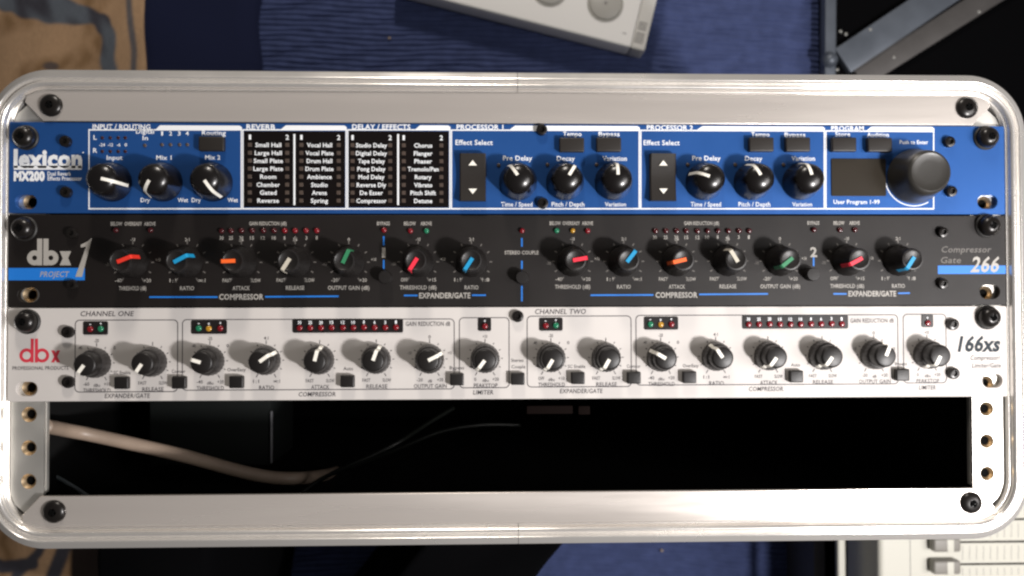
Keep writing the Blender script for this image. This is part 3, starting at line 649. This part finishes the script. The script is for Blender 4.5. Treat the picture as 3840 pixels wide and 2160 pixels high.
# parts were built in rack coordinates: keep them there although each unit's origin is at its own lower edge
for u in (U1, U2, U3):
    for ch in u.children: ch.matrix_parent_inverse = Matrix.Translation(-u.location)

# ================================================================== inside the empty bay
tag(tube('cable', [(10.84, 146.78)+(-14,), (9.98, 148.87)+(-24,), (12.14, 152.27)+(-36,), (19.34, 155.60)+(-44,), (39.04, 161.60)+(-50,), (65.42, 169.34)+(-55,), (89.63, 177.67)+(-60,), (105.94, 182.38)+(-64,), (120.66, 184.60)+(-70,), (129.15, 188.37)+(-95,), (129.26, 196.51)+(-150,), (122.14, 210.16)+(-260,)], 3.6, M['cable_beige'], n=16),
    'thick beige cable sagging across the left of the empty bay', 'cable')
tag(tube('cable', [(125.78, 190.73)+(-60,), (135.13, 184.37)+(-64,), (150.08, 176.78)+(-62,), (164.42, 170.66)+(-64,), (178.51, 164.37)+(-70,), (192.04, 157.58)+(-90,), (206.85, 150.77)+(-110,)], 1.3, M['cable_black']),
    'thin black cable rising to the right from the end of the beige cable', 'cable')
tag(tube('cable', [(144.74, 184.59)+(-95,), (176.30, 171.80)+(-92,), (199.55, 163.04)+(-95,), (223.13, 159.82)+(-100,), (247.45, 161.39)+(-110,)], 1.2, M['cable_black']),
    'fainter black cable curving through the middle of the empty bay', 'cable')
tag(tube('cable', [(-24.38, 175.48)+(-70,), (-2.77, 177.82)+(-50,), (9.89, 182.28)+(-44,), (20.70, 187.59)+(-40,), (27.90, 197.47)+(-44,)], 1.0, M['cable_grey']),
    'thin grey cable in the lower left corner of the empty bay', 'cable')
ab = thing('adapter_box', 'dark box deep in the empty bay with light painted along one vertical edge', 'box', V(60, 170, -160))
a0, a1 = (27.88, 143.82), (99.12, 182.84)
P_(obj('body', box('body', a0[0], a1[0], a0[1], a1[1], -160, -100, 1.5), M['box'], ab))
P_(obj('lit_edge', box('lit_edge', a1[0]+.1, a1[0]+.9, (99.02, 150.83)[1], (99.12, 181.42)[1], -101, -98.8, .1), M['box_edge'], ab))  # thin pale strip added as the lit edge of the box
st = thing('strap', 'short brown strap just under the silver unit, in the middle of the bay', 'strap', V(235, 138, -80))
s0 = (249.18, 143.72); s1 = (274.70, 148.28); s2 = (277.67, 143.88); s3 = (284.16, 148.63)
P_(obj('webbing', box('webbing', s0[0], s1[0], s0[1], s1[1], -64, -60, .6), M['strap'], st)); P_(obj('strap_end', box('strap_end', s2[0], s3[0], s2[1], s3[1], -63, -59, .6), M['strap'], st))

# ================================================================== carpet
FL = -400
def carpet():
    xs = [-500+i*14 for i in range(110)]; pitch = 5.0; vs, fs = [], []
    ys = []; y = -420.0
    while y < 620: 
        for k in range(5): ys.append((y+pitch*k/5, (0, .55, .95, .95, .55)[k]))
        y += pitch
    for yy, h in ys:
        for x in xs:
            wob = 2.2*math.sin(x*.013+yy*.004)+1.0*math.sin(x*.041+yy*.021)+(x-350)*(.05 if x > 350 else 0)+.6*math.sin(x*.11+yy*.3)
            vs.append(V(x, yy+wob, FL+h*2.5*(1+.25*math.sin(x*.09+yy*1.7))))
    n = len(xs)
    for j in range(len(ys)-1):
        for i in range(n-1): fs.append((j*n+i, (j+1)*n+i, (j+1)*n+i+1, j*n+i+1))
    return mesh('carpet', vs, fs, True)
o = obj('carpet', carpet(), M['carpet']); o['kind'] = 'structure'; o['label'] = 'dark blue ribbed carpet under the rack case'
lint = lathe('lint', [(1.5, 0), (1.2, .8), (0, 1.1)], 7, 20); lint.materials.append(M['cable_beige'])
tag(obj('lint', lint, None, None, V(*(135.48, -164.74), -397)), 'small pale speck of lint on the blue carpet above the case', 'lint')
tag(obj('lint', lint, None, None, V(*(393.16, 321.63), -397)), 'small pale speck of lint on the blue carpet below the case', 'lint')

# ================================================================== patterned cloth at the left
def poly_dist(x, y, pl):
    best = 1e9
    for (ax, ay), (bx, by) in zip(pl, pl[1:]):
        dx, dy = bx-ax, by-ay; t = max(0, min(1, ((x-ax)*dx+(y-ay)*dy)/(dx*dx+dy*dy))); best = min(best, math.hypot(x-ax-t*dx, y-ay-t*dy))
    return best
ZC = -391
band_a = [(-219.6, -198.3), (-197.6, -189.8), (-175.6, -186.2), (-153.6, -185.2), (-133.9, -179.1), (-125.2, -166.6), (-124.4, -151.7), (-125.0, -129.2), (-126.0, -96.7), (-130.4, -22.0)]
band_b = [(-106.6, -201.9), (-104.0, -181.8), (-101.9, -164.3), (-100.6, -149.3), (-102.2, -126.8), (-101.2, -47.0)]
band_c = [(-188.6, 324.9), (-219.9, 329.4), (-239.3, 321.9)]
band_d = [(-205.4, 336.9), (-183.9, 315.2), (-174.4, 293.3)]
band_e = [(-174.0, 347.0), (-163.3, 317.8), (-157.4, 298.3)]
dark_pt = (-176.4, -133.8)
edge_x = (-86.6, -159.4)[0]
def cloth():
    nx, ny = 120, 420; vs, fs = [], []; xa = (-287.7, -195.2)[0]; ya = (-225.0, -255.8)[1]; yb = (-219.3, 400.0)[1]
    for j in range(ny+1):
        for i in range(nx+1):
            x = xa+(edge_x-xa)*i/nx; y = ya+(yb-ya)*j/ny
            z = ZC+2.6*math.sin(x*.06+.9*math.sin(y*.03))+1.8*math.sin(y*.07+x*.05)+.8*math.sin(x*.19+y*.05)
            e = (edge_x-x)
            if e < 7: z -= (7-e)**2*.12
            vs.append(V(x, y, z))
    for i in range(nx+1): pass
    n = nx+1
    for j in range(ny):
        for i in range(nx): fs.append((j*n+i, (j+1)*n+i, (j+1)*n+i+1, j*n+i+1))
    # hanging hem on the right
    b = len(vs)
    for j in range(ny+1): v = vs[j*n+nx]; vs.append(Vector((v.x-.004, v.y, v.z-.003)))
    for j in range(ny): fs.append((j*n+nx, b+j, b+j+1, (j+1)*n+nx))
    me = mesh('patterned_cloth', vs, fs, True)
    ca = me.color_attributes.new('pattern', 'FLOAT_COLOR', 'POINT')
    tan = Vector((.46, .30, .18)); grey = Vector((.13, .15, .18)); dk = Vector((.06, .06, .075)); brown = Vector((.20, .115, .05))
    for k, v in enumerate(me.vertices):
        x, y = v.co.x/MM, -v.co.y/MM
        wgt = lambda d, w_, s: max(0, min(1, (w_*1.5-d)/(s*1.5)+.5))
        c = tan.copy(); nz = math.sin(x*.37+1.3*math.sin(y*.23))*.5+.5
        c = c.lerp(brown, .75*max(0, math.sin(x*.07+y*.05+1.2+1.4*math.sin(x*.03-y*.06)))*(.5+.5*nz))
        wa = 4.9+3.2*max(0, min(1, (-142-x)/25))
        d = poly_dist(x, y, band_a); c = c.lerp(grey.lerp(dk, max(0, min(1, .45+.6*math.sin(x*.09+y*.07+1+math.sin(x*.21-y*.13))))), wgt(d, wa+.7*math.sin(x*.25+y*.2), 1.8))
        d = poly_dist(x, y, band_b); c = c.lerp(dk.lerp(grey, .5), wgt(d, 1.9, 1.4)*.9)
        for bd, ww in ((band_c, 3.8), (band_d, 3), (band_e, 4)):
            d = poly_dist(x, y, bd); c = c.lerp(dk, wgt(d, ww, 1.6))
        d = math.hypot(x-dark_pt[0], (y-dark_pt[1])*1.6); c = c.lerp(dk, wgt(d, 4.5, 2)*.8)
        if y > 150 and x > band_e[1][0]+6: c = c.lerp(Vector((.02, .015, .014)), min(1, (x-band_e[1][0]-6)/3))
        ca.data[k].color = (*c, 1)
    return me
m = mat('printed_cotton', (.5, .3, .2), .9, 0, .1, bump=.6, bscale=900)
nt = m.node_tree; at = nt.nodes.new('ShaderNodeAttribute'); at.attribute_name = 'pattern'
nz_ = nt.nodes.new('ShaderNodeTexNoise'); nz_.inputs['Scale'].default_value = 90; nz_.inputs['Detail'].default_value = 6
mr = nt.nodes.new('ShaderNodeMapRange'); mr.inputs[3].default_value = .72; mr.inputs[4].default_value = 1.25
vm = nt.nodes.new('ShaderNodeVectorMath'); vm.operation = 'SCALE'
nt.links.new(nz_.outputs[0], mr.inputs[0]); nt.links.new(at.outputs['Color'], vm.inputs[0]); nt.links.new(mr.outputs[0], vm.inputs['Scale']); nt.links.new(vm.outputs[0], nt.nodes['Principled BSDF'].inputs['Base Color'])
tag(obj('patterned_cloth', cloth(), m), 'tan cloth with blue grey bands hanging at the left behind the case', 'cloth')

def soft_sheet(name, c0, c1, z, m, amp=3, drop=True, nx=40, ny=40, seed=0, slant=0):
    vs, fs = [], []
    for j in range(ny+1):
        for i in range(nx+1):
            u, v = i/nx, j/ny; x = c0[0]+(c1[0]-c0[0])*u; y = c0[1]+(c1[1]-c0[1])*v
            e = min(u, 1-u, v, 1-v); h = min(1, e*7)**.5 if drop else 1
            zz = FL+2.2+(z-FL-2.2)*h+amp*math.sin(x*.05+seed)*math.sin(y*.06+seed*2)*h
            vs.append(V(x+2*math.sin(y*.08+seed)-slant*(y-c0[1]), y+2*math.sin(x*.06), zz))
    n = nx+1
    for j in range(ny):
        for i in range(nx): fs.append((j*n+i, (j+1)*n+i, (j+1)*n+i+1, j*n+i+1))
    return obj(name, mesh(name, vs, fs, True), m)
tag(soft_sheet('carpet_shade_sheet', (-101.49, -300.96), (14.64, 126.89), -388, M['carpet_shade'], 1.5), 'very dark navy sheet standing in for shaded carpet right of the tan cloth', 'shade sheet')  # flat dark sheet added in place of the carpet's shaded band
tag(soft_sheet('black_pouch', (184.06, 229.09), (323.79, 367.96), -205, M['black_fabric'], 4, nx=50, seed=1, slant=.7), 'black soft pouch showing below the case near the middle', 'pouch')
tag(soft_sheet('black_bag', (-60.61, 225.74), (45.72, 342.68), -200, M['black_fabric'], 5, nx=50, seed=2), 'black soft bag beside the tan cloth below the lower left corner', 'bag')

# ================================================================== white box with round buttons, top middle
ZW = -366
wb = thing('control_box', 'white plastic box with round grey buttons and a striped grey end, above the case', 'device', V(*(272.63, -229.19), -400))
wc = (373.32, -145.01); ang = -math.atan2(195, 790)      # the near right corner and the turn of the box
def wloc(o): o.location = V(wc[0], wc[1], ZW); o.rotation_euler = (0, 0, ang); P_(o); return o
LW, DW = 240.0, 125.0
bm_ = box('body', -LW, -13.5, -DW, 0, -25, 0, 2.2, 3); wloc(obj('body', bm_, M['white_plastic'], wb))
wloc(obj('end_cap', box('end_cap', -13.3, 0, -DW, 0, -26, -.6, 2.0, 3), M['cap_plastic'], wb))
for k in range(9):
    wloc(obj('print_stripe', box('print_stripe', -12.0+.12*k, -3.4, -7-2.1*k-(2 if k > 4 else 0), -5.8-2.1*k-(2 if k > 4 else 0), -.7, -.55), M['mark_grey'], wb))
wloc(obj('small_mark', box('small_mark', -24, -20, -11.5, -10.7, -.1, .04), M['mark_grey'], wb))
wloc(obj('base', box('base', -LW+8, -9, -DW+8, -8, -33, -25.5, 1), M['foot'], wb))
for bc_ in ((337.00, -188.18), (285.89, -201.78)):
    bt = obj('round_button', lathe('round_button', [(16.8, 0), (16.6, 1.0), (16.0, 1.1), (15.4, .4), (14.7, .4), (14.3, 1.8), (12.6, 2.6), (0, 2.9)], 48, 35), M['grey_plastic'], wb)
    bt.location = V(*bc_, ZW-.2); P_(bt)
    cr = obj('button_mark', cross('button_mark', 1.9, .4, M['mark_grey'], 3.0, .3), None, bt); cr.rotation_euler = (0, 0, .5)

# ================================================================== second case, top right
ZE = -372
oc = thing('equipment_case', 'black case with dull aluminium edges and rivets behind the upper right corner', 'case', V(*(661.98, -206.94), -400))
def bar(name, a, b, w_, z0, z1, m, bev=1.0):
    A = V(*a, 0); B_ = V(*b, 0); L_ = (B_-A).length/MM
    me = box(name, 0, L_, -w_/2, w_/2, z0, z1, bev, 2)
    o = obj(name, me, m, oc); o.location = V(*a, 0); o.rotation_euler = (0, 0, math.atan2(B_.y-A.y, B_.x-A.x)); P_(o); return o
c0 = (546.51, -296.50); c1 = (848.46, 28.71)
P_(obj('side_panel', box('side_panel', c0[0], c1[0], c0[1], c1[1], -396, ZE-8, 2), M['black_fabric'], oc))
bar('edge_bar', (550.62, -246.19), (548.45, -113.26), 10.3, ZE-13, ZE, M['edge_grey'])
bar('edge_bar', (560.27, -138.85), (722.32, -246.79), 26.5, ZE-9, ZE+1, M['edge_grey'])
bar('edge_bar_lower', (576.54, -123.43), (777.25, -248.65), 20.5, ZE-13, ZE-2, M['edge_dark'])
ball = lathe('corner_cap', [(7.2, 0), (7.4, 3), (6.4, 6.5), (3.8, 9.2), (0, 10.3)], 28, 50)
cb = obj('corner_cap', ball, M['edge_grey'], oc); cb.location = V(*(548.18, -139.52), ZE-3); P_(cb)
riv = lathe('rivet', [(1.5, 0), (1.3, .6), (.7, 1.0), (0, 1.1)], 14, 50); riv.materials.append(M['rivet'])
for c, z in (((558.50, -166.40), ZE), ((563.53, -163.93), ZE), ((586.31, -168.12), ZE+1), ((691.68, -186.60), ZE-2), ((609.86, -142.95), ZE-2), ((555.15, -130.31), ZE)):
    r_ = obj('rivet', riv, None, oc, V(c[0], c[1], z)); P_(r_)

# ================================================================== mixing desk, bottom right
ZM = -230
mx_ = thing('mixing_desk', 'cream mixing desk with black fader slots behind the lower right corner', 'mixing desk', V(*(707.57, 386.05), -400))
e0 = (524.23, 201.61); e1 = (750.93, 406.21)
P_(obj('top_panel', box('top_panel', e0[0], e1[0], e0[1], e1[1], ZM-60, ZM, 5, 4), M['mixer'], mx_))
g0 = (548.08, 201.79)
P_(obj('panel_seam', box('panel_seam', g0[0], g0[0]+.5, e0[1]+3, e1[1]-3, ZM, ZM+.1), M['mark_grey'], mx_))
for a, c, has_cap in (((585.03, 252.41), (572.66, 252.29), False), ((584.83, 269.36), (572.47, 269.23), True), ((584.64, 286.10), (572.29, 285.96), True)):
    sl = P_(obj('fader_slot', box('fader_slot', a[0], a[0]+120, a[1]-.75, a[1]+.75, ZM, ZM+.15), M['hole'], mx_))
    tk = []
    for i in range(16):
        for sgn in (-1, 1): tk.append(line(a[0]+4+i*5.4, a[1]+sgn*3, a[0]+4+i*5.4, a[1]+sgn*8.5, .35))
    tko = flat('tick_marks', tk, M['mark_grey'], mx_, ZM+.1); P_(tko)
    if has_cap:
        cap = P_(obj('fader_cap', box('fader_cap', c[0]-10.5, c[0]+10.5, c[1]-5.2, c[1]+5.2, ZM+1, ZM+9, 2.2, 3), M['mixer_cap'], mx_))
        ci = obj('cap_line', box('cap_line', c[0]-.2, c[0]+4.8, c[1]-4.3, c[1]+5.4, ZM+8.4, ZM+9.15, .3), M['mixer'], cap)
rod0 = (508.54, 227.85)
tag(obj('rod', box('rod', rod0[0]-3.2, rod0[0]+3.2, rod0[1], rod0[1]+220, -266, -260, 2, 3), M['mixer']), 'pale upright rod left of the cream mixing desk', 'rod')
rod1 = (518.04, 242.36)
tag(obj('metal_strip', box('metal_strip', rod1[0]-5, rod1[0]+5, rod1[1], rod1[1]+230, -398, -330, 1), M['edge_dark']), 'dull grey metal strip at the carpet edge left of the pale rod', 'metal strip')
k0 = (546.27, 250.41); k1 = (601.41, 426.92)
tag(obj('foam_pad', box('foam_pad', k0[0], k1[0], k0[1], k1[1], -397, -372, 4, 2), M['black_fabric']), 'black foam pad under the rod beside the mixing desk', 'pad')
